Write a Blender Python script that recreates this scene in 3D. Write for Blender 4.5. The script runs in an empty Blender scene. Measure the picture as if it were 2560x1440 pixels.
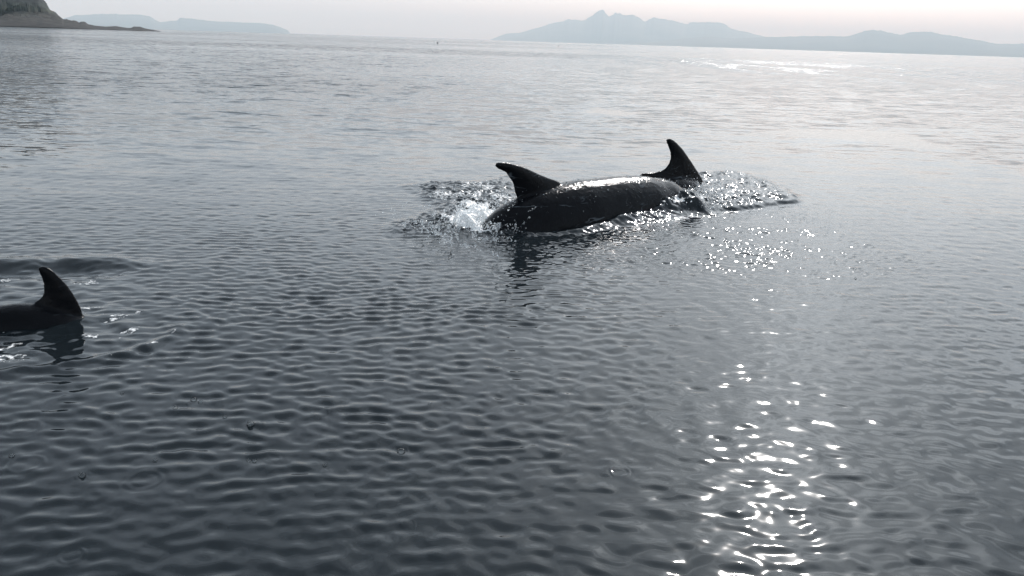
import bpy, bmesh, math, random
import numpy as np
from mathutils import Vector, Matrix

# ------------------------------------------------------------------ camera, sky, sun, exposure
scene = bpy.context.scene
COL = scene.collection
H = 1.30                                             # eye height above the sea, from a small open boat
HFOV = 66.0
F = 1280.0 / math.tan(math.radians(HFOV / 2))        # focal length in photo pixels
PITCH = math.atan(618.0 / F)
ROLL = math.radians(1.85)

cam_data = bpy.data.cameras.new('camera')
cam = bpy.data.objects.new('camera', cam_data)
COL.objects.link(cam)
cam_data.sensor_width = 36.0
cam_data.lens = 18.0 / math.tan(math.radians(HFOV / 2))
cam_data.clip_start = 0.05
cam_data.clip_end = 200000.0
cam.matrix_world = (Matrix.Translation((0, 0, H)) @ Matrix.Rotation(math.pi / 2 - PITCH, 4, 'X')
                    @ Matrix.Rotation(ROLL, 4, 'Z'))
scene.camera = cam

SUN_EL = math.radians(33.5)
SUN_AZ = math.radians(21.0)                          # clockwise from +Y (view direction)
SUN_DIR = Vector((math.cos(SUN_EL) * math.sin(SUN_AZ), math.cos(SUN_EL) * math.cos(SUN_AZ), math.sin(SUN_EL)))

world = bpy.data.worlds.new('World')
scene.world = world
world.use_nodes = True
wn, wl = world.node_tree.nodes, world.node_tree.links
wn.clear()
w_out = wn.new('ShaderNodeOutputWorld')
w_bg = wn.new('ShaderNodeBackground')
w_sky = wn.new('ShaderNodeTexSky')
w_sky.sky_type = 'NISHITA'
w_sky.sun_disc = False
w_sky.sun_elevation = SUN_EL
w_sky.sun_rotation = SUN_AZ
w_sky.altitude = 0.0
w_sky.air_density = 1.0
w_sky.dust_density = 1.2
w_sky.ozone_density = 1.5
# thin broken veil of high cloud over the whole sky
w_tc = wn.new('ShaderNodeTexCoord')
w_sep = wn.new('ShaderNodeSeparateXYZ')
wl.new(w_tc.outputs['Generated'], w_sep.inputs[0])
w_add = wn.new('ShaderNodeMath'); w_add.operation = 'ADD'; w_add.inputs[1].default_value = 0.12
w_abs = wn.new('ShaderNodeMath'); w_abs.operation = 'ABSOLUTE'
wl.new(w_sep.outputs['Z'], w_abs.inputs[0]); wl.new(w_abs.outputs[0], w_add.inputs[0])
w_dx = wn.new('ShaderNodeMath'); w_dx.operation = 'DIVIDE'
w_dy = wn.new('ShaderNodeMath'); w_dy.operation = 'DIVIDE'
wl.new(w_sep.outputs['X'], w_dx.inputs[0]); wl.new(w_add.outputs[0], w_dx.inputs[1])
wl.new(w_sep.outputs['Y'], w_dy.inputs[0]); wl.new(w_add.outputs[0], w_dy.inputs[1])
w_cmb = wn.new('ShaderNodeCombineXYZ')
wl.new(w_dx.outputs[0], w_cmb.inputs[0]); wl.new(w_dy.outputs[0], w_cmb.inputs[1])
w_noise = wn.new('ShaderNodeTexNoise')
w_noise.inputs['Scale'].default_value = 2.6
w_noise.inputs['Detail'].default_value = 6.0
w_noise.inputs['Roughness'].default_value = 0.58
w_noise.inputs['Distortion'].default_value = 0.6
wl.new(w_cmb.outputs[0], w_noise.inputs['Vector'])
w_ramp = wn.new('ShaderNodeMapRange')
w_ramp.interpolation_type = 'SMOOTHSTEP'
w_ramp.inputs['From Min'].default_value = 0.44
w_ramp.inputs['From Max'].default_value = 0.60
w_ramp.inputs['To Min'].default_value = 0.82
w_ramp.inputs['To Max'].default_value = 1.26
wl.new(w_noise.outputs['Fac'], w_ramp.inputs['Value'])
w_fade = wn.new('ShaderNodeMapRange'); w_fade.interpolation_type = 'SMOOTHSTEP'   # low cloud is lost in the haze
w_fade.inputs['From Min'].default_value = 0.05; w_fade.inputs['From Max'].default_value = 0.35
wl.new(w_sep.outputs['Z'], w_fade.inputs['Value'])
w_lerp = wn.new('ShaderNodeMix'); w_lerp.data_type = 'FLOAT'
w_lerp.inputs['A'].default_value = 1.0
wl.new(w_fade.outputs[0], w_lerp.inputs['Factor']); wl.new(w_ramp.outputs[0], w_lerp.inputs['B'])
w_sat = wn.new('ShaderNodeHueSaturation')
w_sat.inputs['Saturation'].default_value = 0.20
wl.new(w_sky.outputs[0], w_sat.inputs['Color'])
w_mul = wn.new('ShaderNodeVectorMath'); w_mul.operation = 'SCALE'
wl.new(w_sat.outputs['Color'], w_mul.inputs[0]); wl.new(w_lerp.outputs['Result'], w_mul.inputs['Scale'])
w_tint = wn.new('ShaderNodeVectorMath'); w_tint.operation = 'MULTIPLY'
w_tint.inputs[1].default_value = (0.89, 1.01, 1.11)   # the camera's cool white balance
wl.new(w_mul.outputs[0], w_tint.inputs[0])
wl.new(w_tint.outputs[0], w_bg.inputs['Color'])
w_bg.inputs['Strength'].default_value = 0.125
wl.new(w_bg.outputs[0], w_out.inputs['Surface'])

sun_data = bpy.data.lights.new('sun', 'SUN')
sun = bpy.data.objects.new('sun', sun_data)
COL.objects.link(sun)
sun_data.energy = 2.8
sun_data.angle = math.radians(0.9)
sun_data.color = (1.0, 0.985, 0.97)
sun.rotation_euler = SUN_DIR.to_track_quat('Z', 'Y').to_euler()
sun.location = (20, 40, 60)

vs = scene.view_settings
vs.view_transform = 'Standard'
vs.look = 'None'
vs.exposure = 0.55
vs.gamma = 1.0
vs.use_curve_mapping = False
cy = scene.cycles
cy.use_denoising = True
cy.max_bounces = 8
cy.glossy_bounces = 4
cy.transmission_bounces = 6
cy.volume_bounces = 1
cy.sample_clamp_indirect = 6.0
cy.sample_clamp_direct = 40.0

# ------------------------------------------------------------------ helpers
def ray(x, y):
    u = (x - 1280.0) / F; v = -(y - 720.0) / F
    a = u * math.cos(ROLL) - v * math.sin(ROLL); b = u * math.sin(ROLL) + v * math.cos(ROLL)
    t = math.pi / 2 - PITCH
    return np.array([a, b * math.cos(t) + math.sin(t), b * math.sin(t) - math.cos(t)])

def at(x, y, z=0.0):
    """pixel of the photograph -> point on the level z (sea = 0)"""
    d = ray(x, y); k = (z - H) / d[2]
    return np.array([0, 0, H]) + k * d

def at_dist(x, y, dist):
    d = ray(x, y); k = dist / math.hypot(d[0], d[1])
    return np.array([0, 0, H]) + k * d

def in_plane(x, y, org, ang):
    """pixel -> (t, z) on the upright plane through org with heading ang"""
    d = ray(x, y)
    n = np.array([-math.sin(ang), math.cos(ang)])
    k = (org[0] * n[0] + org[1] * n[1]) / (d[0] * n[0] + d[1] * n[1])
    p = np.array([0, 0, H]) + k * d
    return np.array([(p[0] - org[0]) * math.cos(ang) + (p[1] - org[1]) * math.sin(ang), p[2]])

def mesh_from(name, verts, faces, smooth=True):
    me = bpy.data.meshes.new(name)
    verts = np.asarray(verts, dtype=np.float32)
    faces = np.asarray(faces, dtype=np.int32)
    nf, k = faces.shape
    me.vertices.add(len(verts)); me.vertices.foreach_set('co', verts.ravel())
    me.loops.add(nf * k); me.loops.foreach_set('vertex_index', faces.ravel())
    me.polygons.add(nf)
    me.polygons.foreach_set('loop_start', np.arange(0, nf * k, k, dtype=np.int32))
    me.polygons.foreach_set('loop_total', np.full(nf, k, dtype=np.int32))
    me.polygons.foreach_set('use_smooth', np.full(nf, smooth, dtype=bool))
    me.update(calc_edges=True)
    return me

def link(name, me, mat=None, parent=None, label=None, cat=None, group=None, kind=None):
    o = bpy.data.objects.new(name, me)
    COL.objects.link(o)
    if mat is not None and me is not None:
        me.materials.clear(); me.materials.append(mat)
    if parent: o.parent = parent
    if label: o['label'] = label
    if cat: o['category'] = cat
    if group: o['group'] = group
    if kind: o['kind'] = kind
    return o

def add_attr(me, name, arr):
    a = me.attributes.new(name, 'FLOAT', 'POINT')
    a.data.foreach_set('value', np.asarray(arr, dtype=np.float32))

def hash2(ix, iy, seed):
    h = (ix.astype(np.int64) * 374761393 + iy.astype(np.int64) * 668265263 + seed * 1442695041) & 0x7fffffff
    h = ((h ^ (h >> 13)) * 1274126177) & 0x7fffffff
    h = (h ^ (h >> 16)) & 0xffff
    return h.astype(np.float32) / 65535.0

def vnoise(x, y, seed=0):
    x0 = np.floor(x); y0 = np.floor(y)
    fx = (x - x0).astype(np.float32); fy = (y - y0).astype(np.float32)
    fx = fx * fx * fx * (fx * (fx * 6 - 15) + 10); fy = fy * fy * fy * (fy * (fy * 6 - 15) + 10)
    ix = x0.astype(np.int64); iy = y0.astype(np.int64)
    a = hash2(ix, iy, seed); b = hash2(ix + 1, iy, seed); c = hash2(ix, iy + 1, seed); d = hash2(ix + 1, iy + 1, seed)
    return (a * (1 - fx) + b * fx) * (1 - fy) + (c * (1 - fx) + d * fx) * fy

def fbm(x, y, seed=0, octs=4, gain=0.5, lac=2.03):
    s = 0.0; a = 1.0; t = 0.0
    for i in range(octs):
        s = s + a * vnoise(x + 17.3 * i, y - 9.1 * i, seed + i); t += a
        a *= gain; x = x * lac; y = y * lac
    return s / t

def sstep(e0, e1, x):
    t = np.clip((x - e0) / (e1 - e0), 0, 1)
    return t * t * (3 - 2 * t)

def poly_dist(x, y, poly):
    """signed distance to a polygon on the ground, positive inside"""
    poly = np.asarray(poly); n = len(poly)
    best = np.full(x.shape, 1e9, dtype=np.float64); inside = np.zeros(x.shape, dtype=bool)
    for i in range(n):
        ax, ay = poly[i]; bx, by = poly[(i + 1) % n]
        ex, ey = bx - ax, by - ay
        t = np.clip(((x - ax) * ex + (y - ay) * ey) / (ex * ex + ey * ey), 0, 1)
        d = (x - ax - t * ex) ** 2 + (y - ay - t * ey) ** 2
        best = np.minimum(best, d)
        c = ((ay > y) != (by > y))
        inside ^= c & (x < (bx - ax) * (y - ay) / (by - ay + 1e-12) + ax)
    d = np.sqrt(best)
    return np.where(inside, d, -d)

def line_dist(x, y, pts):
    """distance to a polyline and the fraction along it"""
    pts = np.asarray(pts); best = np.full(x.shape, 1e9); frac = np.zeros(x.shape); side = np.zeros(x.shape)
    seg = np.linalg.norm(np.diff(pts, axis=0), axis=1); cum = np.concatenate([[0], np.cumsum(seg)])
    for i in range(len(pts) - 1):
        ax, ay = pts[i]; ex, ey = pts[i + 1] - pts[i]
        t = np.clip(((x - ax) * ex + (y - ay) * ey) / (ex * ex + ey * ey), 0, 1)
        qx = x - ax - t * ex; qy = y - ay - t * ey
        d = np.hypot(qx, qy); m = d < best
        best = np.where(m, d, best); frac = np.where(m, (cum[i] + t * seg[i]) / cum[-1], frac)
        side = np.where(m, np.sign(ex * qy - ey * qx), side)
    return best, frac, side

def ground_poly(pix):
    return [at(x, y)[:2] for x, y in pix]

# ------------------------------------------------------------------ materials
def new_mat(name):
    m = bpy.data.materials.new(name); m.use_nodes = True
    nt = m.node_tree; nt.nodes.clear()
    out = nt.nodes.new('ShaderNodeOutputMaterial')
    return m, nt.nodes, nt.links, out

def principled(nodes, col, rough, **kw):
    b = nodes.new('ShaderNodeBsdfPrincipled')
    b.inputs['Base Color'].default_value = (*col, 1)
    b.inputs['Roughness'].default_value = rough
    for k, v in kw.items():
        b.inputs[k].default_value = v
    return b

def sea_material():
    m, N, L, out = new_mat('sea_water')
    geo = N.new('ShaderNodeNewGeometry')
    far = N.new('ShaderNodeAttribute'); far.attribute_name = 'far'
    calm = N.new('ShaderNodeAttribute'); calm.attribute_name = 'wind'
    foam = N.new('ShaderNodeAttribute'); foam.attribute_name = 'foam'
    # ripples too small for the mesh far out: a field of slopes laid over the ground
    slopes = []
    for sx, sy, amp in ((0.45, 1.0, 0.55), (1.4, 4.2, 1.15), (5.0, 13.0, 0.95)):
        mp = N.new('ShaderNodeMapping'); mp.inputs['Scale'].default_value = (sx, sy, 1.0)
        mp.inputs['Rotation'].default_value = (0, 0, 0.10)
        L.new(geo.outputs['Position'], mp.inputs['Vector'])
        n = N.new('ShaderNodeTexNoise'); n.noise_dimensions = '2D'
        n.inputs['Scale'].default_value = 1.0; n.inputs['Detail'].default_value = 2.0
        n.inputs['Roughness'].default_value = 0.5
        L.new(mp.outputs[0], n.inputs['Vector'])
        c = N.new('ShaderNodeVectorMath'); c.operation = 'SUBTRACT'; c.inputs[1].default_value = (0.5, 0.5, 0.5)
        L.new(n.outputs['Color'], c.inputs[0])
        k = N.new('ShaderNodeVectorMath'); k.operation = 'MULTIPLY'; k.inputs[1].default_value = (amp * 0.6, amp, 0.0)
        L.new(c.outputs[0], k.inputs[0]); slopes.append(k)
    s0 = N.new('ShaderNodeVectorMath'); s0.operation = 'ADD'
    L.new(slopes[0].outputs[0], s0.inputs[0]); L.new(slopes[1].outputs[0], s0.inputs[1])
    s = N.new('ShaderNodeVectorMath'); s.operation = 'ADD'
    L.new(s0.outputs[0], s.inputs[0]); L.new(slopes[2].outputs[0], s.inputs[1])
    st = N.new('ShaderNodeMath'); st.operation = 'MULTIPLY'
    L.new(far.outputs['Fac'], st.inputs[0]); L.new(calm.outputs['Fac'], st.inputs[1])
    hh = N.new('ShaderNodeVectorMath'); hh.operation = 'SCALE'
    L.new(s.outputs[0], hh.inputs[0]); L.new(st.outputs[0], hh.inputs['Scale'])
    ad = N.new('ShaderNodeVectorMath'); ad.operation = 'ADD'
    L.new(geo.outputs['Normal'], ad.inputs[0]); L.new(hh.outputs[0], ad.inputs[1])
    bump = N.new('ShaderNodeVectorMath'); bump.operation = 'NORMALIZE'
    L.new(ad.outputs[0], bump.inputs[0])
    b = principled(N, (0.010, 0.014, 0.017), 0.11, IOR=1.333)
    rr = N.new('ShaderNodeMapRange'); rr.inputs['To Min'].default_value = 0.05; rr.inputs['To Max'].default_value = 0.10
    L.new(far.outputs['Fac'], rr.inputs['Value']); L.new(rr.outputs[0], b.inputs['Roughness'])
    L.new(bump.outputs[0], b.inputs['Normal'])
    # foam: broken white froth lying on the water
    fn = N.new('ShaderNodeTexNoise'); fn.inputs['Scale'].default_value = 38.0
    fn.inputs['Detail'].default_value = 5.0; fn.inputs['Roughness'].default_value = 0.65
    L.new(geo.outputs['Position'], fn.inputs['Vector'])
    fs = N.new('ShaderNodeMath'); fs.operation = 'ADD'
    L.new(fn.outputs['Fac'], fs.inputs[0]); L.new(foam.outputs['Fac'], fs.inputs[1])
    fr = N.new('ShaderNodeMapRange'); fr.interpolation_type = 'SMOOTHSTEP'
    fr.inputs['From Min'].default_value = 0.98; fr.inputs['From Max'].default_value = 1.16
    L.new(fs.outputs[0], fr.inputs['Value'])
    white = principled(N, (0.88, 0.88, 0.87), 0.5)
    mx = N.new('ShaderNodeMixShader')
    L.new(fr.outputs[0], mx.inputs[0]); L.new(b.outputs[0], mx.inputs[1]); L.new(white.outputs[0], mx.inputs[2])
    L.new(mx.outputs[0], out.inputs['Surface'])
    return m

def skin_material(name, base, pale):
    m, N, L, out = new_mat(name)
    tc = N.new('ShaderNodeTexCoord')
    n1 = N.new('ShaderNodeTexNoise'); n1.inputs['Scale'].default_value = 3.0; n1.inputs['Detail'].default_value = 6.0
    L.new(tc.outputs['Object'], n1.inputs['Vector'])
    r1 = N.new('ShaderNodeMapRange'); r1.inputs['From Min'].default_value = 0.35; r1.inputs['From Max'].default_value = 0.7
    r1.inputs['To Max'].default_value = 0.6
    L.new(n1.outputs['Fac'], r1.inputs['Value'])
    mix = N.new('ShaderNodeMix'); mix.data_type = 'RGBA'
    mix.inputs['A'].default_value = (*base, 1); mix.inputs['B'].default_value = (*[c * 1.5 for c in base], 1)
    L.new(r1.outputs[0], mix.inputs['Factor'])
    # old rake marks: thin pale lines
    mp = N.new('ShaderNodeMapping'); mp.inputs['Scale'].default_value = (2.0, 2.0, 7.0)
    mp.inputs['Rotation'].default_value = (0.3, 0.7, 0.2)
    L.new(tc.outputs['Object'], mp.inputs['Vector'])
    nd = N.new('ShaderNodeTexNoise'); nd.inputs['Scale'].default_value = 1.3; nd.inputs['Detail'].default_value = 3.0
    L.new(mp.outputs[0], nd.inputs['Vector'])
    sub = N.new('ShaderNodeMath'); sub.operation = 'SUBTRACT'; sub.inputs[1].default_value = 0.5
    L.new(nd.outputs['Fac'], sub.inputs[0])
    ab = N.new('ShaderNodeMath'); ab.operation = 'ABSOLUTE'; L.new(sub.outputs[0], ab.inputs[0])
    ln = N.new('ShaderNodeMapRange'); ln.inputs['From Min'].default_value = 0.0; ln.inputs['From Max'].default_value = 0.015
    ln.inputs['To Min'].default_value = 1.0; ln.inputs['To Max'].default_value = 0.0
    L.new(ab.outputs[0], ln.inputs['Value'])
    nm = N.new('ShaderNodeTexNoise'); nm.inputs['Scale'].default_value = 5.0; nm.inputs['Detail'].default_value = 4.0
    L.new(tc.outputs['Object'], nm.inputs['Vector'])
    rm = N.new('ShaderNodeMapRange'); rm.inputs['From Min'].default_value = 0.50; rm.inputs['From Max'].default_value = 0.66
    rm.inputs['To Max'].default_value = 1.0
    L.new(nm.outputs['Fac'], rm.inputs['Value'])
    mm = N.new('ShaderNodeMath'); mm.operation = 'MULTIPLY'
    L.new(ln.outputs[0], mm.inputs[0]); L.new(rm.outputs[0], mm.inputs[1])
    mix2 = N.new('ShaderNodeMix'); mix2.data_type = 'RGBA'
    mix2.inputs['B'].default_value = (*pale, 1)
    L.new(mm.outputs[0], mix2.inputs['Factor']); L.new(mix.outputs['Result'], mix2.inputs['A'])
    b = principled(N, base, 0.14, IOR=1.33)
    b.inputs['Specular IOR Level'].default_value = 0.17
    b.inputs['Coat Weight'].default_value = 0.0; b.inputs['Coat Roughness'].default_value = 0.10
    b.inputs['Coat IOR'].default_value = 1.33
    L.new(mix2.outputs['Result'], b.inputs['Base Color'])
    nb = N.new('ShaderNodeTexNoise'); nb.inputs['Scale'].default_value = 17.0; nb.inputs['Detail'].default_value = 5.0
    L.new(tc.outputs['Object'], nb.inputs['Vector'])
    nb2 = N.new('ShaderNodeTexNoise'); nb2.inputs['Scale'].default_value = 75.0; nb2.inputs['Detail'].default_value = 2.0
    L.new(tc.outputs['Object'], nb2.inputs['Vector'])
    nb3 = N.new('ShaderNodeMath'); nb3.operation = 'MULTIPLY_ADD'; nb3.inputs[1].default_value = 0.45
    L.new(nb2.outputs['Fac'], nb3.inputs[0]); L.new(nb.outputs['Fac'], nb3.inputs[2])
    bp = N.new('ShaderNodeBump'); bp.inputs['Strength'].default_value = 0.42; bp.inputs['Distance'].default_value = 0.012
    L.new(nb3.outputs[0], bp.inputs['Height'])
    L.new(bp.outputs[0], b.inputs['Normal']); L.new(bp.outputs[0], b.inputs['Coat Normal'])
    L.new(b.outputs[0], out.inputs['Surface'])
    return m

def land_material(name, low, high, scale):
    m, N, L, out = new_mat(name)
    tc = N.new('ShaderNodeTexCoord')
    n = N.new('ShaderNodeTexNoise'); n.inputs['Scale'].default_value = scale; n.inputs['Detail'].default_value = 8.0
    L.new(tc.outputs['Object'], n.inputs['Vector'])
    r = N.new('ShaderNodeMapRange'); r.inputs['From Min'].default_value = 0.35; r.inputs['From Max'].default_value = 0.65
    L.new(n.outputs['Fac'], r.inputs['Value'])
    mix = N.new('ShaderNodeMix'); mix.data_type = 'RGBA'
    mix.inputs['A'].default_value = (*low, 1); mix.inputs['B'].default_value = (*high, 1)
    L.new(r.outputs[0], mix.inputs['Factor'])
    b = principled(N, low, 0.95)
    L.new(mix.outputs['Result'], b.inputs['Base Color'])
    L.new(b.outputs[0], out.inputs['Surface'])
    return m

def headland_material():
    m, N, L, out = new_mat('headland_rock')
    geo = N.new('ShaderNodeNewGeometry')
    sep = N.new('ShaderNodeSeparateXYZ'); L.new(geo.outputs['Position'], sep.inputs[0])
    n = N.new('ShaderNodeTexNoise'); n.inputs['Scale'].default_value = 0.09; n.inputs['Detail'].default_value = 8.0
    n.inputs['Roughness'].default_value = 0.6
    L.new(geo.outputs['Position'], n.inputs['Vector'])
    k = N.new('ShaderNodeMath'); k.operation = 'MULTIPLY_ADD'; k.inputs[1].default_value = 9.0; k.inputs[2].default_value = -4.5
    L.new(n.outputs['Fac'], k.inputs[0])
    zz = N.new('ShaderNodeMath'); zz.operation = 'ADD'
    L.new(sep.outputs['Z'], zz.inputs[0]); L.new(k.outputs[0], zz.inputs[1])
    mr = N.new('ShaderNodeMapRange'); mr.inputs['From Max'].default_value = 26.0
    L.new(zz.outputs[0], mr.inputs['Value'])
    cr = N.new('ShaderNodeValToRGB')
    e = cr.color_ramp.elements
    e[0].position = 0.0; e[0].color = (0.014, 0.011, 0.010, 1)
    e[1].position = 1.0; e[1].color = (0.012, 0.015, 0.016, 1)
    for p, c in ((0.16, (0.019, 0.015, 0.012, 1)), (0.28, (0.018, 0.016, 0.012, 1)), (0.40, (0.026, 0.030, 0.020, 1)), (0.55, (0.016, 0.019, 0.018, 1))):
        q = cr.color_ramp.elements.new(p); q.color = c
    L.new(mr.outputs[0], cr.inputs[0])
    n2 = N.new('ShaderNodeTexNoise'); n2.inputs['Scale'].default_value = 0.25; n2.inputs['Detail'].default_value = 6.0
    L.new(geo.outputs['Position'], n2.inputs['Vector'])
    r2 = N.new('ShaderNodeMapRange'); r2.inputs['From Min'].default_value = 0.3; r2.inputs['From Max'].default_value = 0.7
    r2.inputs['To Min'].default_value = 0.3; r2.inputs['To Max'].default_value = 2.0
    L.new(n2.outputs['Fac'], r2.inputs['Value'])
    sc = N.new('ShaderNodeVectorMath'); sc.operation = 'SCALE'
    L.new(cr.outputs[0], sc.inputs[0]); L.new(r2.outputs[0], sc.inputs['Scale'])
    b = principled(N, (0.04, 0.04, 0.03), 0.95)
    L.new(sc.outputs[0], b.inputs['Base Color'])
    L.new(b.outputs[0], out.inputs['Surface'])
    return m

def drop_material():
    m, N, L, out = new_mat('spray_water')
    b = principled(N, (0.95, 0.97, 0.98), 0.05, IOR=1.333)
    b.inputs['Transmission Weight'].default_value = 0.75
    L.new(b.outputs[0], out.inputs['Surface'])
    return m

def froth_material():
    m, N, L, out = new_mat('white_froth')
    b = N.new('ShaderNodeBsdfDiffuse'); b.inputs['Color'].default_value = (0.88, 0.90, 0.91, 1)
    t = N.new('ShaderNodeBsdfTranslucent'); t.inputs['Color'].default_value = (0.88, 0.90, 0.91, 1)
    mx = N.new('ShaderNodeMixShader'); mx.inputs[0].default_value = 0.5
    L.new(b.outputs[0], mx.inputs[1]); L.new(t.outputs[0], mx.inputs[2])
    L.new(mx.outputs[0], out.inputs['Surface'])
    return m

def film_material():
    m, N, L, out = new_mat('bubble_film')
    g = N.new('ShaderNodeBsdfGlossy'); g.inputs['Roughness'].default_value = 0.02
    t = N.new('ShaderNodeBsdfTransparent'); t.inputs['Color'].default_value = (0.97, 0.98, 0.98, 1)
    f = N.new('ShaderNodeFresnel'); f.inputs['IOR'].default_value = 1.33
    mx = N.new('ShaderNodeMixShader')
    L.new(f.outputs[0], mx.inputs[0]); L.new(t.outputs[0], mx.inputs[1]); L.new(g.outputs[0], mx.inputs[2])
    L.new(mx.outputs[0], out.inputs['Surface'])
    return m

def plain_material(name, col, rough):
    m, N, L, out = new_mat(name)
    tc = N.new('ShaderNodeTexCoord')
    n = N.new('ShaderNodeTexNoise'); n.inputs['Scale'].default_value = 9.0
    L.new(tc.outputs['Object'], n.inputs['Vector'])
    r = N.new('ShaderNodeMapRange'); r.inputs['To Min'].default_value = 0.7; r.inputs['To Max'].default_value = 1.3
    L.new(n.outputs['Fac'], r.inputs['Value'])
    v = N.new('ShaderNodeVectorMath'); v.operation = 'SCALE'; v.inputs[0].default_value = col
    L.new(r.outputs[0], v.inputs['Scale'])
    b = principled(N, col, rough); L.new(v.outputs[0], b.inputs['Base Color'])
    L.new(b.outputs[0], out.inputs['Surface'])
    return m

M_SEA = sea_material()
M_SKIN = skin_material('wet_dolphin_skin', (0.0055, 0.006, 0.0075), (0.10, 0.115, 0.13))
M_DROP = drop_material()
M_FROTH = froth_material()
M_FILM = film_material()

# ------------------------------------------------------------------ where the dolphins swim
LEAD = dict(org=np.array([0.33, 5.87]), ang=math.radians(40))     # the one arching out of the water
FAR = dict(org=at(1760, 462, 0.03)[:2], ang=math.radians(33))     # the one just beyond it
NEAR = dict(org=at(209, 797, 0.0)[:2], ang=math.radians(20))      # the one cut by the frame

# ------------------------------------------------------------------ the sea
def build_sea():
    rng = np.random.default_rng(7)
    rs = [0.45]
    while rs[-1] < 46000:
        r = rs[-1]
        rs.append(r + min(max((0.0024 if 3.6 < r < 9 else 0.0036) * r, (0.40 if r < 9 else 0.6) * r * r / (H * 788)), 0.09 * r))
    rs = np.array(rs)
    wing = np.arange(36.2, 58.0, math.degrees(0.0036))
    front = np.concatenate([-wing[::-1], np.arange(-36, 36.0001, math.degrees(0.0016)), wing])
    rest = np.arange(60, 300, 4.0)
    az = np.radians(np.concatenate([front, rest]))
    nr, na = len(rs), len(az)
    R, A = np.meshgrid(rs, az, indexing='ij')
    X = (R * np.sin(A)); Y = (R * np.cos(A))
    nf = len(front)
    x = X[:, :nf].ravel(); y = Y[:, :nf].ravel(); r = R[:, :nf].ravel()
    dr = np.gradient(rs)[:, None] * np.ones((1, nf)); dr = dr.ravel()
    z = np.zeros_like(x)
    near = r < 400
    xn, yn, rn, drn = x[near], y[near], r[near], dr[near]

    # where the breeze ruffles the surface and where it lies slick
    big = fbm(xn * 0.10 + 3.1, yn * 0.16 + 8.7, 11, 3)
    azn = np.arctan2(xn, yn)
    wind = 0.62 + 0.95 * (big - 0.5) * 2
    wind = wind * (1 - 0.62 * sstep(-0.12, 0.32, azn + 0.03 * (rn - 6) * (rn > 6) * 0.3))
    wind = np.clip(wind, 0.22, 1.15)
    wind = wind * (1 - 0.32 * sstep(3.2, 6.5, yn)) * (0.50 + 1.0 * fbm(xn * 1.2, yn * 1.6, 19, 3))

    # oily slicks that lie mirror-flat off to the right
    def slick(x, y):
        k = np.zeros_like(x)
        for pix in ([(1880, 330), (1990, 321), (2150, 322), (2290, 338), (2405, 376), (2290, 372), (2130, 352), (2000, 345)],
                    [(2130, 243), (2260, 244), (2380, 252), (2260, 250)], [(1940, 289), (2060, 292), (1990, 293)],
                    [(1480, 268), (1640, 285), (1560, 290), (1440, 282)], [(1770, 183), (1900, 186), (1840, 189)]):
            d = poly_dist(x, y, ground_poly(pix)) + 0.25 * (fbm(x * 2.0, y * 0.8, 15, 3) - 0.5)
            k = np.maximum(k, sstep(-0.10, 0.25, d))
        return k
    sl = np.zeros_like(xn); q_ = (rn > 8) & (rn < 50) & (xn > 0)
    sl[q_] = slick(xn[q_], yn[q_])
    wind = wind * (1 - 0.85 * sl)
    # ---- free ripples: many short-crested wave trains
    zz = np.zeros_like(xn)
    nw = 200
    lam = np.exp(rng.uniform(math.log(0.038), math.log(1.2), nw))
    th = rng.normal(math.radians(95), math.radians(27), nw)
    ph = rng.uniform(0, 2 * math.pi, nw)
    lobe = np.exp(-0.5 * ((np.log(lam) - math.log(0.064)) / 0.36) ** 2) + 0.05
    slope = lobe / math.sqrt((lobe ** 2).sum() / 2) * 0.118
    spacing = np.maximum(drn, np.where(np.abs(azn) < math.radians(36.1), 0.0016, 0.0036) * rn)
    # slow warp so crests wander
    wx = 0.10 * (fbm(xn * 1.1, yn * 1.1, 31, 2) - 0.5); wy = 0.10 * (fbm(xn * 1.1 + 40, yn * 1.1, 37, 2) - 0.5)
    xs = (xn + wx).astype(np.float32); ys = (yn + wy).astype(np.float32)
    for i in range(nw):
        k = 2 * math.pi / lam[i]
        ok = lam[i] > 2.4 * spacing
        if not ok.any(): continue
        f = sstep(2.4, 5.0, lam[i] / spacing[ok])
        zz[ok] += (slope[i] / k) * f * np.sin(k * (math.cos(th[i]) * xs[ok] + math.sin(th[i]) * ys[ok]) + ph[i])
    zz *= wind
    # a faint cross-chop of tiny ripples from all sides
    for i in range(44):
        l = math.exp(rng.uniform(math.log(0.05), math.log(0.20))); t = rng.uniform(0, 2 * math.pi); k = 2 * math.pi / l
        ok = l > 2.4 * spacing
        f = sstep(2.4, 5.0, l / spacing[ok])
        zz[ok] += 0.046 * math.sqrt(2 / 44) / k * f * np.sin(k * (math.cos(t) * xs[ok] + math.sin(t) * ys[ok]) + rng.uniform(0, 6.28))

    # ---- wakes
    foam = np.zeros_like(xn)
    damp = np.ones_like(xn)
    add = np.zeros_like(xn)
    reg = (rn > 2.3) & (rn < 14)
    xr, yr = xn[reg], yn[reg]
    def chop(x, y, lo, hi, n, s, seed, aniso=None):
        g = np.random.default_rng(seed); o = np.zeros_like(x)
        l = np.exp(g.uniform(math.log(lo), math.log(hi), n)); t = g.uniform(0, 2 * math.pi, n) if aniso is None else g.normal(aniso[0], aniso[1], n)
        p = g.uniform(0, 6.28, n)
        wx = 0.05 * (fbm(x * 4, y * 4, seed, 2) - 0.5); wy = 0.05 * (fbm(x * 4 + 9, y * 4, seed + 3, 2) - 0.5)
        for i in range(n):
            k = 2 * math.pi / l[i]
            o += s * math.sqrt(2.0 / n) / k * np.sin(k * (math.cos(t[i]) * (x + wx) + math.sin(t[i]) * (y + wy)) + p[i])
        return o
    c_fine = chop(xr, yr, 0.032, 0.085, 44, 0.46, 5)
    c_mid = chop(xr, yr, 0.09, 0.30, 30, 0.24, 6)
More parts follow.
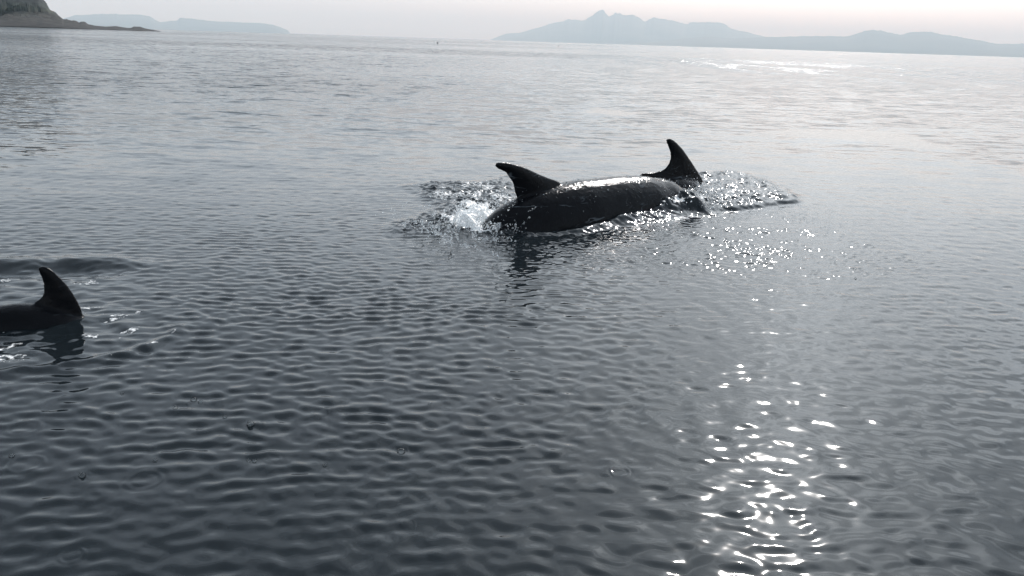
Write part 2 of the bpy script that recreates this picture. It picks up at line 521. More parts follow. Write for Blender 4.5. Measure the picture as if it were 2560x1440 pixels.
    c_cap = chop(xr, yr, 0.03, 0.07, 36, 0.30, 8, (math.radians(96), math.radians(28)))
    zr = np.zeros_like(xr); fr = np.zeros_like(xr); dr_ = np.ones_like(xr)

    # bulge of water pushed up ahead of the two dolphins
    P1 = ground_poly([(1610, 452), (1755, 436), (1800, 432), (1860, 437), (1920, 455), (1965, 474), (2006, 491), (1996, 508),
                      (1930, 519), (1850, 528), (1760, 533), (1690, 541), (1640, 545), (1600, 500)])
    d1 = poly_dist(xr, yr, P1) + 0.10 * (fbm(xr * 5, yr * 5, 51, 3) - 0.5)
    m1 = sstep(-0.02, 0.20, d1)
    zr += 0.055 * m1 + m1 * (c_fine * 0.9 + c_mid * 0.9)
    rim = np.exp(-((d1 - 0.05) / 0.05) ** 2)
    zr += 0.016 * rim
    # churned water behind the tail
    P2 = ground_poly([(1010, 466), (1110, 456), (1200, 446), (1290, 438), (1330, 470), (1330, 590), (1250, 596), (1120, 588), (980, 580), (930, 572), (1010, 545), (1060, 505)])
    d2 = poly_dist(xr, yr, P2) + 0.30 * (fbm(xr * 3, yr * 3, 61, 3) - 0.5)
    m2 = sstep(-0.10, 0.30, d2)
    zr += 0.030 * m2 + m2 * (c_fine * 1.1 + c_mid * 0.9)
    # fine capillary ripples running off towards the boat
    P3 = ground_poly([(1180, 585), (1330, 588), (1500, 574), (1640, 548), (1800, 535), (1990, 512), (2150, 560), (2200, 640), (2050, 690), (1800, 690), (1500, 660), (1250, 640)])
    d3 = poly_dist(xr, yr, P3) + 0.5 * (fbm(xr * 2.2, yr * 2.2, 71, 3) - 0.5)
    m3 = sstep(-0.70, 0.70, d3) * (1 - np.maximum(m1, m2))
    patch = sstep(0.33, 0.54, fbm(xr * 4.5 + 5, yr * 5.0, 75, 3))
    zr += m3 * (c_cap * 0.50 + (c_cap * 0.60 + 0.32 * c_fine) * patch)
    dr_ *= 1 - 0.5 * m3
    # long train of ripples left of the tail
    # the near dolphin's wake: a trough behind the fin, a smooth slick, a bow crest running off to the right
    P4 = ground_poly([(-420, 690), (60, 672), (250, 664), (385, 700), (400, 745), (470, 800), (420, 850), (300, 880), (100, 925), (-420, 990)])
    d4 = poly_dist(xr, yr, P4)
    m4 = sstep(-0.12, 0.22, d4)
    dr_ *= 1 - 0.55 * m4
    cr_d, cr_f, cr_s = line_dist(xr, yr, ground_poly([(462, 806), (425, 842), (330, 880), (200, 907), (0, 935), (-420, 1010)]))
    e = np.exp(-(cr_d / 0.035) ** 2) * sstep(0.0, 0.06, cr_f) * (0.65 + 0.7 * vnoise(cr_f * 26, cr_f * 0, 81))
    zr += 0.011 * e
    bk_d, bk_f, bk_s = line_dist(xr, yr, ground_poly([(-420, 668), (0, 668), (120, 664), (250, 662), (340, 672), (392, 700)]))
    bk_w = (1 - sstep(0.72, 0.97, bk_f)) * (0.7 + 0.5 * vnoise(bk_f * 14, bk_f * 0, 89))
    zr += bk_w * (0.024 * np.exp(-((bk_d * bk_s - 0.07) / 0.10) ** 2) - 0.020 * np.exp(-((bk_d * bk_s + 0.12) / 0.12) ** 2))
    zr += m4 * chop(xr, yr, 0.04, 0.20, 34, 0.10, 9)
    # collar of raised water where the skins cut the surface
    n_d, n_f, n_s = line_dist(xr, yr, ground_poly([(250, 790), (209, 799), (120, 824), (0, 834), (-420, 850)]))
    zr += 0.008 * np.exp(-(n_d / 0.06) ** 2) * (0.7 + 0.6 * vnoise(n_f * 16, n_f * 0, 83))
    fl = fbm(xr * 7, yr * 9, 91, 4)
    fr += m4 * np.clip((fl - 0.630) * 5.5, 0, 0.52)
    fr += 0.50 * np.exp(-(cr_d / 0.022) ** 2) * sstep(0.50, 0.75, vnoise(cr_f * 30, cr_f * 0, 85)) * sstep(0.01, 0.08, cr_f) * (1 - sstep(.35, .6, cr_f))
    fr += 0.32 * np.exp(-(n_d / 0.025) ** 2) * sstep(0.35, 0.7, vnoise(n_f * 44, n_f * 0, 87)) * (n_f < 0.45)
    # froth behind the lead dolphin's tail
    P5 = ground_poly([(1110, 560), (1150, 528), (1215, 520), (1300, 556), (1330, 584), (1240, 588), (1130, 582)])
    d5 = poly_dist(xr, yr, P5) + 0.35 * (fbm(xr * 5, yr * 5, 95, 4) - 0.5)
    fr += 0.9 * sstep(-0.12, 0.16, d5)
    zr += sstep(-0.06, 0.28, d5) * (0.02 + 0.06 * (fbm(xr * 14, yr * 14, 96, 4) - 0.4))
    fr += 0.54 * m2 * sstep(0.46, 0.60, fbm(xr * 8, yr * 8, 97, 4))
    fr += 0.46 * m1 * sstep(0.50, 0.62, fbm(xr * 9, yr * 9, 99, 4))
    # collar of the lead dolphin
    l_d, l_f, l_s = line_dist(xr, yr, ground_poly([(1240, 585), (1330, 588), (1450, 580), (1560, 556), (1680, 516), (1750, 492)]))
    zr += 0.020 * np.exp(-(l_d / 0.05) ** 2) * (0.3 + 1.4 * vnoise(l_f * 30, l_f * 0, 101))
    a_ = LEAD['ang']; o_ = LEAD['org']
    tt_ = (xr - o_[0]) * math.cos(a_) + (yr - o_[1]) * math.sin(a_); ss_ = -(xr - o_[0]) * math.sin(a_) + (yr - o_[1]) * math.cos(a_)
    flank = -0.27 + 0.10 * sstep(0.9, 1.5, tt_)
    bw = sstep(-0.15, 0.75, tt_) * (1 - sstep(1.25, 1.65, tt_)) * np.exp(-((ss_ - flank) / 0.15) ** 2)
    zr += bw * (0.045 + 0.055 * fbm(xr * 6, yr * 6, 107, 3)) + bw * c_fine * 0.7
    fr += 0.34 * bw * sstep(0.48, 0.6, fbm(xr * 9, yr * 9, 109, 4))
    # heap of water thrown up beside the lead dolphin's head
    hp = at(1738, 530)[:2]
    hd = np.hypot(xr - hp[0], (yr - hp[1]))
    zr += (0.035 + 0.10 * (fbm(xr * 11, yr * 11, 103, 3) - 0.45)) * np.exp(-(hd / 0.15) ** 2)

    add[reg] = zr; foam[reg] = fr; damp[reg] = dr_
    # rings where drops fell
    zz = zz * damp + add
    for px, py, rad, amp in RINGS:
        c = at(px, py)
        dd = np.hypot(xn - c[0], yn - c[1])
        mk = dd < rad * 2.2
        d = dd[mk]
        zz[mk] += 0.30 * amp * np.cos((d - rad) * 2 * math.pi / (rad * 0.55)) * np.exp(-((d - rad) / (rad * 0.32)) ** 2)
    z[near] = zz
    Z = np.zeros_like(X); Z[:, :nf] = z.reshape(nr, nf)
    FO = np.zeros_like(X); t = np.zeros_like(x); t[near] = foam; FO[:, :nf] = t.reshape(nr, nf)
    # what the mesh is too coarse for is left to the material
    FARA = sstep(4.5, 14.0, R)
    # wind over the wider bay, in long streaks
    wv = fbm(X * 0.012 + 5, Y * 0.035 + 2, 201, 3)
    wv2 = fbm(X * 0.0016 + 1.5, Y * 0.010 + 7, 205, 3)
    az2 = np.arctan2(X, Y)
    left = 1 - 0.60 * sstep(-0.05, 0.30, az2)
    W = np.clip((0.35 + 1.1 * sstep(0.38, 0.62, wv)) * (0.55 + 0.75 * sstep(0.35, 0.65, wv2)) * left, 0.16, 1.6) + 0.70 * (1 - sstep(-0.30, 0.10, az2)) * sstep(7, 24, R) * (0.5 + sstep(0.35, 0.65, fbm(X * 0.05, Y * 0.09, 213, 3)))

    q_ = (R > 8) & (R < 50) & (X > 0)
    W[q_] *= 1 - 0.9 * slick(X[q_], Y[q_])
    # a cat's-paw of wind far out to the right
    g = at(1990, 166)
    W += 1.6 * sstep(0.42, 0.62, fbm(X * 0.45, Y * 0.12, 209, 3)) * np.exp(-((X - g[0]) / 16.0) ** 2 - ((Y - g[1]) / 22.0) ** 2)
    verts = np.stack([X, Y, Z], -1).reshape(-1, 3)
    ii = np.arange(nr - 1)[:, None] * na; jj = np.arange(na)[None, :]; j2 = (jj + 1) % na
    faces = np.stack([ii + jj, ii + na + jj, ii + na + j2, ii + j2], -1).reshape(-1, 4)[:, ::-1]
    me = mesh_from('sea', verts, faces)
    add_attr(me, 'far', FARA.ravel()); add_attr(me, 'wind', W.ravel()); add_attr(me, 'foam', FO.ravel())
    # close the small hole below the boat
    bm = bmesh.new(); ring = [bm.verts.new(v) for v in verts[:na]]
    bm.faces.new(ring); bm.free()
    return link('sea', me, M_SEA, label='calm grey sea with small ripples and sun glitter', kind='structure')

RINGS = [(490, 1006, .030, .004), (440, 1022, .020, .003), (632, 1062, .034, .004), (1002, 1126, .024, .004), (630, 1152, .018, .003),
         (360, 1200, .050, .003), (60, 1070, .05, .003), (64, 1160, .05, .003), (180, 1388, .030, .003), (208, 1190, .020, .003),
         (800, 1030, .03, .003), (480, 1075, .02, .003), (682, 1148, .025, .003), (370, 1115, .02, .003), (810, 1163, .02, .003),
         (1550, 1178, .03, .003), (1020, 1310, .02, .002),
         (2137, 674, .03, .003), (1075, 1013, .012, .003), (2360, 1010, .04, .002)]
sea = build_sea()

# ------------------------------------------------------------------ islands and headland
def interp_profile(pts, xs):
    pts = np.array(pts); return np.interp(xs, pts[:, 0], pts[:, 1])

def island(name, pts, dist, mat, depth, label, seed, rough=0.05, base_y=None):
    pts = np.array(pts, dtype=float)
    n = 260; m = 26
    xs = np.linspace(pts[0, 0], pts[-1, 0], n)
    top = interp_profile(pts, xs)
    V = np.zeros((m, n, 3))
    for j in range(n):
        p = at_dist(xs[j], top[j], dist)
        hgt = max(p[2], 1.0)
        u = np.array([p[0], p[1]]) / dist
        for i in range(m):
            s = i / (m - 1) * 2 - 1                  # -1 the near shore, 0 the ridge, 1 the far shore
            d = dist + s * depth
            prof = max(0.0, 1 - abs(s)) ** (0.75 if s < 0 else 0.9)
            V[i, j] = (u[0] * d, u[1] * d, hgt * prof)
    fx = V[..., 0] / 420.0; fy = V[..., 1] / 420.0
    nz = fbm(fx, fy, seed, 4) - 0.5
    s = np.abs(np.linspace(-1, 1, m))[:, None]
    V[..., 2] *= 1 + 0.7 * nz * s
    jit = (vnoise(xs * 0.35, xs * 0, seed + 5) - 0.5) * 0.05 + (vnoise(xs * 0.11, xs * 0, seed + 6) - 0.5) * 0.03
    V[..., 2] *= (1 + jit)[None, :]
    V[0, :, 2] = -2; V[-1, :, 2] = -2
    V[:, 0, 2] = -2; V[:, -1, 2] = -2
    ii = np.arange(m - 1)[:, None] * n; jj = np.arange(n - 1)[None, :]
    faces = np.stack([ii + jj, ii + jj + 1, ii + n + jj + 1, ii + n + jj], -1).reshape(-1, 4)
    me = mesh_from(name, V.reshape(-1, 3), faces)
    return link(name, me, mat, label=label, kind='structure')

M_ISLE = land_material('far_hill_heath', (0.035, 0.045, 0.030), (0.070, 0.070, 0.050), 0.002)
island('island', [(1224, 100), (1264, 84), (1301, 81), (1327, 73), (1365, 62.7), (1386, 54), (1410, 51.5), (1420, 45.7), (1457, 49.4), (1476, 40),
                  (1497, 23), (1508, 23), (1522, 40), (1540, 30), (1550, 31), (1566, 37), (1580, 34), (1593, 38), (1612, 52), (1633, 42.5),
                  (1678, 49), (1715, 58.4), (1731, 54), (1800, 54), (1814, 60), (1830, 71.7), (1869, 79.7), (1912, 91), (1960, 100), (2050, 128)],
       18500, M_ISLE, 2600, 'pale blue hazy island with a sharp double peak on the horizon', 301)
island('island', [(1560, 110), (1641, 103.6), (1705, 95.6), (1758, 90), (1837, 95), (1912, 92), (1960, 91), (2007, 89), (2119, 90), (2167, 74), (2204, 75),
                  (2247, 85), (2294, 77.6), (2321, 77.6), (2369, 86.6), (2422, 94.6), (2491, 109), (2560, 108), (2700, 100), (2900, 112), (3100, 160)],
       14500, M_ISLE, 2200, 'low long blue hills in front of and beside the peaked island', 311)
island('island', [(60, 62), (120, 56), (165, 44), (187, 37), (250, 33.8), (344, 35.3), (375, 39.7), (387, 48.4), (400, 54.7), (444, 50), (447, 44),
                  (484, 46), (540, 53), (609, 55.6), (650, 57), (681, 61), (700, 67), (719, 75), (726, 83)],
       15500, M_ISLE, 1500, 'flat-topped pale blue island behind the dark rocky headland', 321)

def headland():
    top = [(-700, -30), (-300, -22), (0, -7), (80, 1), (105, 4), (115, 10), (125, 20), (130, 31), (142, 36), (150, 43), (160, 50), (185, 53), (200, 57),
           (205, 55.5), (215, 56.5), (222, 60), (240, 63), (265, 65), (290, 64), (320, 68), (328, 68), (335, 65.5), (352, 66), (365, 70), (385, 73), (403, 76.3)]
    shore = [(-700, 42), (0, 63), (200, 69.3), (300, 72.2), (403, 76.5)]
    n, m = 520, 60
    xs = np.linspace(-700, 403, n)
    ty = interp_profile(top, xs); sy = interp_profile(shore, xs)
    D0 = 520.0
    V = np.zeros((m, n, 3))
    for j in range(n):
        hgt = max((sy[j] - ty[j]) / F * (D0 + 60), 0.05)
        d = ray(xs[j], sy[j]); u = np.array([d[0], d[1]]) / math.hypot(d[0], d[1])
        low = min(hgt, 6.0 + 2.0 * math.sin(xs[j] * 0.02))
        for i in range(m):
            s = i / (m - 1)
            q = s * 160 - 20
            if q < 0: z = -1.2
            elif q < 42: z = low * (q / 42) ** 0.8
            elif q < 60: z = low + (hgt - low) * ((q - 42) / 18) ** 0.7
            else: z = hgt * max(0.0, 1 - ((q - 60) / 80) ** 2 * 0.9)
            dd = D0 + q
            V[i, j] = (u[0] * dd, u[1] * dd, z)
    nz = fbm(V[..., 0] / 5.0, V[..., 1] / 5.0, 401, 5, 0.65) - 0.5
    nb = np.abs(fbm(V[..., 0] / 22.0, V[..., 1] / 9.0, 411, 4) - 0.5) * 2
    up = sstep(0.0, 4.0, V[..., 2])
    V[..., 2] += up * (nz * 4.4 - nb * 1.6) * np.clip(V[..., 2] / 9.0, 0.15, 1.0)
    rr = nz * 9.0 * up
    V[..., 0] += rr * V[..., 0] / D0; V[..., 1] += rr * V[..., 1] / D0
    V[-1, :, 2] = -1.2; V[:, -1, 2] = -1.2
    ii = np.arange(m - 1)[:, None] * n; jj = np.arange(n - 1)[None, :]
    faces = np.stack([ii + jj, ii + jj + 1, ii + n + jj + 1, ii + n + jj], -1).reshape(-1, 4)
    me = mesh_from('headland', V.reshape(-1, 3), faces, smooth=False)
    return link('headland', me, headland_material(), label='dark rocky headland running out into a low brown spit', kind='structure')
headland()

# ------------------------------------------------------------------ haze over the water
def haze():
    s = 48000.0; z0, z1 = -3.0, 1150.0
    v = [(-s, -s, z0), (s, -s, z0), (s, s, z0), (-s, s, z0), (-s, -s, z1), (s, -s, z1), (s, s, z1), (-s, s, z1)]
    f = [(0, 3, 2, 1), (4, 5, 6, 7), (0, 1, 5, 4), (1, 2, 6, 5), (2, 3, 7, 6), (3, 0, 4, 7)]
    me = mesh_from('haze', v, f, smooth=False)
    m, N, L, out = new_mat('sea_haze')
    pv = N.new('ShaderNodeVolumePrincipled')
    pv.inputs['Color'].default_value = (0.68, 0.87, 1.0, 1)
    pv.inputs['Absorption Color'].default_value = (1, 1, 1, 1)
    pv.inputs['Density'].default_value = 1.1e-4
    pv.inputs['Anisotropy'].default_value = 0.05
    L.new(pv.outputs[0], out.inputs['Volume'])
    return link('haze', me, m, label='pale sea haze filling the air over the bay', kind='stuff')
haze()

# ------------------------------------------------------------------ dolphins
PROFILE = np.array([  # fraction of length, half height, half width (fractions of length)
    (0.000, 0.006, 0.008), (0.012, 0.014, 0.016), (0.035, 0.018, 0.021), (0.058, 0.024, 0.027), (0.075, 0.044, 0.040), (0.10, 0.059, 0.054),
    (0.15, 0.073, 0.067), (0.22, 0.083, 0.076), (0.30, 0.089, 0.076), (0.40, 0.090, 0.075), (0.50, 0.083, 0.066), (0.58, 0.073, 0.057),
    (0.66, 0.060, 0.042), (0.74, 0.046, 0.028), (0.82, 0.034, 0.018), (0.90, 0.024, 0.011), (0.96, 0.016, 0.010), (1.0, 0.006, 0.008)])

def catmull(pts, n):
    pts = np.asarray(pts, dtype=float)
    p = np.vstack([2 * pts[0] - pts[1], pts, 2 * pts[-1] - pts[-2]])
    out = []
    m = len(pts) - 1
    for q in np.linspace(0, m - 1e-9, n):
        i = int(q); t = q - i
        a, b, c, d = p[i], p[i + 1], p[i + 2], p[i + 3]
        out.append(0.5 * (2 * b + (c - a) * t + (2 * a - 5 * b + 4 * c - d) * t * t + (3 * b - a - 3 * c + d) * t ** 3))
    return np.array(out)

def resample(pts, n):
    pts = np.asarray(pts, dtype=float)
    s = np.concatenate([[0], np.cumsum(np.linalg.norm(np.diff(pts, axis=0), axis=1))])
    q = np.linspace(0, s[-1], n)
    return np.stack([np.interp(q, s, pts[:, k]) for k in range(pts.shape[1])], -1)

def blade(bm, lead, trail, axes, tmax, t_end, n=26, m=12):
    """a fin between two edge curves given as 3-D points root->tip, thick along the unit vector axes"""
    lead = resample(catmull(lead, 80), n); trail = resample(catmull(trail, 80), n)
    rows = []
    for k in range(n):
        f = k / (n - 1); th = tmax * (1 - f) + t_end * f
        loop = []
        us = [0.5 - 0.5 * math.cos(math.pi * j / m) for j in range(m + 1)]
        prof = lambda u: th * (0.22 + 0.78 * math.sin(math.pi * u ** 0.8))
        for u in us:
            loop.append(lead[k] * (1 - u) + trail[k] * u + axes * prof(u) * 0.5)
        for u in us[-1::-1][:-1]:
            loop.append(lead[k] * (1 - u) + trail[k] * u - axes * prof(u) * 0.5)
        rows.append([bm.verts.new(p) for p in loop])
    w = len(rows[0])
    for a, b in zip(rows, rows[1:]):
        for j in range(w):
            bm.faces.new((a[j], a[(j + 1) % w], b[(j + 1) % w], b[j]))
    bm.faces.new(rows[0][::-1]); bm.faces.new(rows[-1])

def build_dolphin(spec, spine_ts, length, fin_lead, fin_trail, fin_t=0.10, voxel=0.0085, label=''):
    """spine_ts: centre line (t, z) from the snout to the flukes, t along the heading"""
    ang = spec['ang']; org = spec['org']
    d = np.array([math.cos(ang), math.sin(ang), 0.0]); side = np.array([-math.sin(ang), math.cos(ang), 0.0]); up = np.array([0, 0, 1.0])
    P = lambda t, z, s=0.0: np.array([t * d[0] + s * side[0], t * d[1] + s * side[1], z])
    line = resample(catmull(spine_ts, 300), 110)
    frac = np.linspace(0, 1, 110)
    a = np.interp(frac, PROFILE[:, 0], PROFILE[:, 1]) * length
    b = np.interp(frac, PROFILE[:, 0], PROFILE[:, 2]) * length
    tan = np.gradient(line, axis=0); tan /= np.linalg.norm(tan, axis=1)[:, None]
    bm = bmesh.new(); rows = []; nseg = 40
    for i in range(110):
        nrm = np.array([-tan[i, 1], tan[i, 0]])
        if nrm[1] < 0: nrm = -nrm
        row = []
        for j in range(nseg):
            t = 2 * math.pi * j / nseg
            cu, sv = math.cos(t), math.sin(t)
            # a little keel along the back of the tail stock
            off = line[i] + nrm * a[i] * sv
            row.append(bm.verts.new(P(off[0], off[1], b[i] * cu * (1 - 0.10 * max(0, sv) ** 2))))
        rows.append(row)
    for r0, r1 in zip(rows, rows[1:]):
        for j in range(nseg):
            bm.faces.new((r0[j], r1[j], r1[(j + 1) % nseg], r0[(j + 1) % nseg]))
    bm.faces.new(rows[0]); bm.faces.new(rows[-1][::-1])
    # dorsal fin
    blade(bm, [P(*q) for q in fin_lead], [P(*q) for q in fin_trail], side, fin_t, 0.024)
    # flippers
    i = int(0.24 * 110)
    for sg in (-1, 1):
        c = line[i]; n = np.array([-tan[i, 1], tan[i, 0]]); n = n if n[1] > 0 else -n
        tt = -tan[i]                                   # towards the head
        def Q(fwd, dn, out):
            q = c + tt * fwd - n * dn; return P(q[0], q[1], sg * out)
        L = length
        lead = [Q(0.030 * L, 0.045 * L, 0.035 * L), Q(0.018 * L, 0.075 * L, 0.085 * L), Q(-0.03 * L, 0.10 * L, 0.125 * L), Q(-0.085 * L, 0.115 * L, 0.15 * L)]
        trail = [Q(-0.040 * L, 0.045 * L, 0.035 * L), Q(-0.045 * L, 0.070 * L, 0.075 * L), Q(-0.065 * L, 0.095 * L, 0.11 * L), Q(-0.095 * L, 0.115 * L, 0.145 * L)]
        ax = np.array([0, 0, 1.0])
        blade(bm, lead, trail, ax, 0.05, 0.022, 16, 8)
    # flukes
    e0 = line[-6]; te = tan[-4]; ne = np.array([-te[1], te[0]])
    nv = P(ne[0], ne[1]); nv /= np.linalg.norm(nv)
    for sg in (-1, 1):
        def Q(back, out):
            q = e0 + te * back; return P(q[0], q[1], sg * out)
        L = length
        lead = [Q(-0.035 * L, 0.0), Q(-0.015 * L, 0.035 * L), Q(0.02 * L, 0.08 * L), Q(0.068 * L, 0.125 * L)]
        trail = [Q(0.045 * L, 0.0), Q(0.052 * L, 0.035 * L), Q(0.062 * L, 0.08 * L), Q(0.082 * L, 0.125 * L)]
        blade(bm, lead, trail, nv, 0.055, 0.022, 18, 8)
    bmesh.ops.recalc_face_normals(bm, faces=bm.faces)
    me = bpy.data.meshes.new('dolphin_source'); bm.to_mesh(me); bm.free()
    o = bpy.data.objects.new('dolphin_source', me); COL.objects.link(o)
    rm = o.modifiers.new('remesh', 'REMESH'); rm.mode = 'VOXEL'; rm.voxel_size = voxel; rm.use_smooth_shade = True
    sm = o.modifiers.new('smooth', 'SMOOTH'); sm.factor = 0.5; sm.iterations = 5
    dg = bpy.context.evaluated_depsgraph_get()
    me2 = bpy.data.meshes.new_from_object(o.evaluated_get(dg))
    bpy.data.objects.remove(o); bpy.data.meshes.remove(me)
    me2.name = 'dolphin'
    for p in me2.polygons: p.use_smooth = True
    ob = link('dolphin', me2, M_SKIN, label=label, cat='dolphin', group='dolphins surfacing beside the boat')
    ob.location = (org[0], org[1], 0)
    return ob

def trace(spec, pix):
    return [in_plane(x, y, spec['org'], spec['ang']) for x, y in pix]

# lead dolphin, arching with its whole back out
fl = trace(LEAD, [(1403, 459), (1391, 451), (1368, 443), (1337, 430), (1314, 419), (1285, 410), (1261, 405), (1243, 405.5)])
ft = trace(LEAD, [(1287, 478), (1285.5, 467), (1281, 455), (1273, 444), (1267, 434), (1259, 429), (1246, 423), (1237, 415)])
fl2 = trace(FAR, [(1766, 470), (1755.6, 447.6), (1748, 434), (1739, 420), (1728, 403), (1717, 387), (1707, 373), (1694, 359), (1684, 350), (1674, 345.5)])
ft2 = trace(FAR, [(1602, 436), (1630, 432), (1658, 424.7), (1670, 412.5), (1676, 399), (1676.5, 385), (1673, 374), (1668, 360.5), (1664, 350)])
fl3 = trace(NEAR, [(210, 799), (206.7, 780), (200, 764.5), (191, 746.7), (180, 729), (166.7, 711), (151, 694.5), (134, 678), (120, 668), (106, 665)])
ft3 = trace(NEAR, [(86.7, 760), (98, 749), (106.7, 738), (109, 720), (106.7, 702), (97, 682), (93, 670)])

lead = build_dolphin(LEAD, [(1.70, -0.36), (1.30, -0.09), (1.03, -0.055), (0.80, -0.05), (0.40, -0.055), (0.0, -0.05), (-0.28, -0.075), (-0.50, -0.15), (-0.82, -0.40),
                            (-1.12, -0.76), (-1.42, -1.10), (-1.62, -1.38)], 3.9, [(0.10, 0.16)] + fl, [(-0.36, 0.13)] + ft,
                     label='dark wet dolphin arching high with its back and hooked fin out of the water')
far_d = build_dolphin(FAR, [(1.45, -0.85), (0.90, -0.62), (0.40, -0.45), (-0.07, -0.305), (-0.34, -0.18), (-0.60, -0.15), (-0.85, -0.13), (-1.2, -0.16), (-1.6, -0.30), (-2.05, -0.62)],
                      3.8, [(0.05, -0.16)] + fl2, [(-0.85, 0.06)] + ft2,
                      label='dolphin showing a tall upright fin just beyond the arching one')
near_d = build_dolphin(NEAR, [(0.98, -0.52), (0.60, -0.40), (0.30, -0.30), (0.0, -0.20), (-0.20, -0.09), (-0.33, -0.065), (-0.60, -0.06), (-0.90, -0.12), (-1.20, -0.28)],
                       2.25, [(0.0, -0.12)] + fl3, [(-0.17, -0.02)] + ft3, voxel=0.007, fin_t=0.06,
                       label='small dolphin with only its curved fin and low back showing, apart from the other two')

# ------------------------------------------------------------------ spray, froth, bubbles
def ico(sub):
    bm = bmesh.new(); bmesh.ops.create_icosphere(bm, subdivisions=sub, radius=1.0)
    v = np.array([p.co[:] for p in bm.verts]); f = np.array([[q.index for q in p.verts] for p in bm.faces]); bm.free()
    return v, f
ICO1, ICO2 = ico(1), ico(2)

def drops_object(name, pos, rad, mat, label, stretch=None, seed=0):
    rng = np.random.default_rng(seed)
    V, Fc = [], []; o = 0
    for i, (p, r) in enumerate(zip(pos, rad)):
        v, f = ICO2 if r > 0.006 else ICO1
        sc = r * (1 + 0.35 * (rng.random(3) - 0.5))
        if stretch is not None: sc = sc * stretch
        V.append(v * sc + p); Fc.append(f + o); o += len(v)
    me = mesh_from(name, np.vstack(V), np.vstack(Fc))
    return link(name, me, mat, label=label, kind='stuff')

def axis_point(spec, t, s, z):
    a = spec['ang']; o = spec['org']
    return np.array([o[0] + t * math.cos(a) - s * math.sin(a), o[1] + t * math.sin(a) + s * math.cos(a), z])

rng = np.random.default_rng(21)
# sheet of drops flung up behind the lead dolphin's tail stock: arcs of drops from common roots
pos, rad = [], []
for k in range(80):
    t0 = rng.uniform(-1.15, -0.45); s0 = rng.normal(0.05, 0.26); ttl = rng.uniform(0.3, 1.0)
    vz = abs(rng.normal(0.9, 0.5)) * (1.25 if t0 > -0.8 else 0.8); vt = rng.normal(-0.5, 0.6); vsd = rng.normal(0.1, 0.6)
    n = rng.integers(12, 40)
    for q in range(n):
        tm = rng.uniform(0, 1) * vz / 9.8 * 2 * ttl
        z = vz * tm - 4.9 * tm * tm
        if z < 0.005: continue
        j = rng.normal(0, 0.012, 3)
        pos.append(axis_point(LEAD, t0 + vt * tm + j[0], s0 + vsd * tm + j[1], z + 0.03 + j[2] * 0.6)); rad.append(abs(rng.normal(0.0026, 0.0018)) + 0.0010)
drops_object('splash', pos, rad, M_DROP, 'clear and white spray thrown up behind the tail of the arching dolphin', seed=1)
# low white froth in the same place
pos, rad = [], []
for k in range(1500):
    c = at(rng.normal(1195, 38), rng.normal(556, 15), 0.0)
    z = 0.035 + abs(rng.normal(0, 0.030)) * math.exp(-((c[0] + 0.2) / 0.5) ** 2)
    c[2] = z
    pos.append(c); rad.append(abs(rng.normal(0.0020, 0.0018)) + 0.0010)
drops_object('froth', pos, rad, M_FROTH, 'white froth boiling beside the tail stock of the arching dolphin', seed=2)
# splash by its head
pos, rad = [], []
for k in range(900):
    px, py = rng.normal(1760, 42), rng.normal(505, 16)
    c = at(px, py, 0.0); c[2] = 0.05 + abs(rng.normal(0, 0.045))
    pos.append(c); rad.append(abs(rng.normal(0.0022, 0.0018)) + 0.0010)
drops_object('splash', pos, rad, M_DROP, 'spray of drops where the arching dolphin\'s head enters the water', seed=3)

def skin_drops(ob, n, zmin, seed, rmax):
    g = np.random.default_rng(seed); me = ob.data
    co = np.empty(len(me.vertices) * 3, np.float32); me.vertices.foreach_get('co', co); co = co.reshape(-1, 3)
    no = np.empty(len(me.vertices) * 3, np.float32); me.vertices.foreach_get('normal', no); no = no.reshape(-1, 3)
    ok = np.where(co[:, 2] > zmin)[0]
    wgt = 0.25 + 3.0 * np.clip(no[ok, 2], 0, 1) ** 6
    idx = g.choice(ok, n, p=wgt / wgt.sum())
    r = np.minimum(abs(g.normal(0.0018, 0.0016, n)) + 0.0010, rmax)
    p = co[idx] + no[idx] * (r * 0.5)[:, None] + np.array(ob.location)
    return list(p), list(r)
p1, r1 = skin_drops(lead, 420, 0.03, 31, 0.006)
drops_object('water_drops', p1, r1, M_DROP, 'beads of water on the back and fin of the arching dolphin', seed=4)
p2, r2 = skin_drops(far_d, 90, 0.02, 32, 0.005)
drops_object('water_drops', p2, r2, M_DROP, 'beads of water on the tall upright fin beyond the arching dolphin', seed=5)

# drops still in the air round about
pos, rad = [], []
for k in range(260):
    px, py = rng.uniform(980, 1300), rng.uniform(440, 600)
    c = at(px, py, 0.0); c *= 1.0; c[2] = 0.02 + abs(rng.normal(0, 0.10))
    pos.append(c); rad.append(rng.uniform(0.0012, 0.0032))
drops_object('water_drops', pos, rad, M_DROP, 'stray drops falling on the churned water behind the tail', seed=6)

def sea_height(x, y):
    hit, loc, n, i = sea.ray_cast(Vector((x, y, 5.0)), Vector((0, 0, -1)))
    return loc.z if hit else 0.0
bpy.context.view_layer.update()

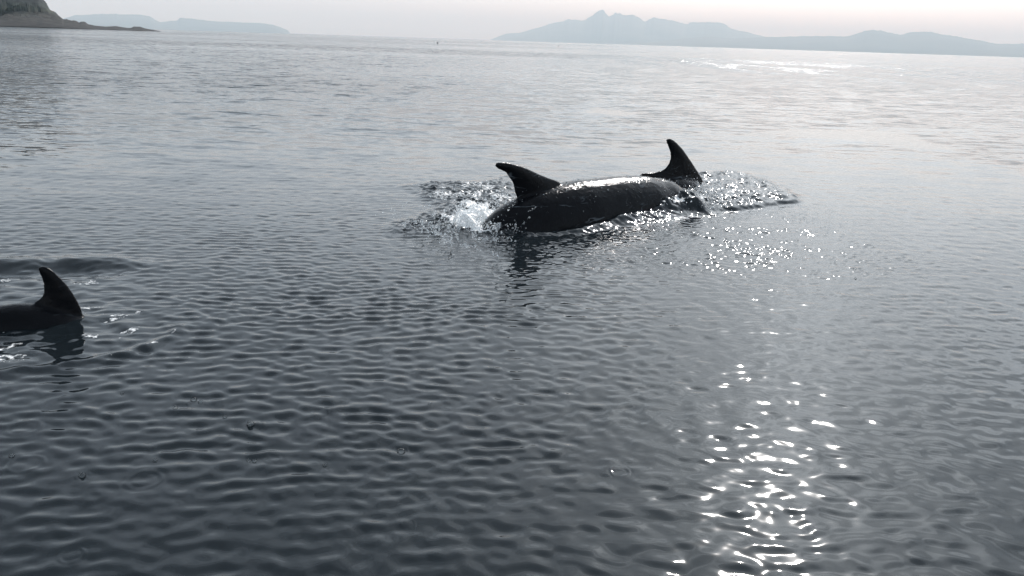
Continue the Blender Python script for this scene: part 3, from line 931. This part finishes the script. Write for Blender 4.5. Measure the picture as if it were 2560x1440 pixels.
def bubble_mesh(r):
    bm = bmesh.new(); bmesh.ops.create_uvsphere(bm, u_segments=24, v_segments=16, radius=r)
    bmesh.ops.delete(bm, geom=[v for v in bm.verts if v.co.z < -0.25 * r], context='VERTS')
    for v in bm.verts: v.co.z *= 0.85
    me = bpy.data.meshes.new('bubble'); bm.to_mesh(me); bm.free()
    for p in me.polygons: p.use_smooth = True
    return me
BUB = bubble_mesh(1.0); BUB.materials.append(M_FILM)
for px, py, r in [(484, 1000, .013), (501, 1006, .010), (438, 1021, .010), (627, 1063, .016), (1003, 1127, .016), (622, 1151, .009), (636, 1152, .009), (1075, 1012, .007),
                  (2137, 673, .013), (2139, 697, .008), (388, 1152, .008), (812, 1163, .008), (206, 1190, .012), (30, 1141, .010), (562, 1042, .009), (305, 984, .007)]:
    c = at(px, py)
    lab, grp = 'small clear bubble floating on the dark ripples', 'bubbles floating on the water'
    if px == 2137: lab = 'lone clear bubble on the pale water below the sparkling wake'
    if px == 2139: lab = 'tiny clear bubble floating just beside the lone one on the pale water'
    b = link('bubble', BUB, label=lab, cat='bubble', group=grp)
    b.location = (c[0], c[1], sea_height(c[0], c[1])); b.scale = (r * 0.85, r * 0.85, r * 0.85)

# ------------------------------------------------------------------ far floats
M_BUOY = plain_material('faded_buoy_plastic', (0.03, 0.03, 0.035), 0.5)
def buoy(px, py, size, label):
    c = at(px, py)
    e = bpy.data.objects.new('buoy', None); COL.objects.link(e); e.location = (c[0], c[1], 0)
    e['label'] = label; e['category'] = 'buoy'; e['group'] = 'small floats far out on the water'
    bm = bmesh.new(); bmesh.ops.create_uvsphere(bm, u_segments=20, v_segments=12, radius=size)
    for v in bm.verts:
        v.co.z = v.co.z * 0.85 + size * 0.25
    me = bpy.data.meshes.new('float'); bm.to_mesh(me); bm.free()
    for p in me.polygons: p.use_smooth = True
    link('float', me, M_BUOY, parent=e)
    bm = bmesh.new(); bmesh.ops.create_cone(bm, cap_ends=True, segments=10, radius1=size * 0.12, radius2=size * 0.08, depth=size * 1.2)
    for v in bm.verts: v.co.z += size * 1.5
    me = bpy.data.meshes.new('staff'); bm.to_mesh(me); bm.free()
    link('staff', me, M_BUOY, parent=e)
buoy(1094, 108.5, 0.26, 'tiny dark buoy on open water between the flat-topped and the peaked island')
buoy(1396, 116, 0.20, 'tiny faint buoy on the water below the peaked island')
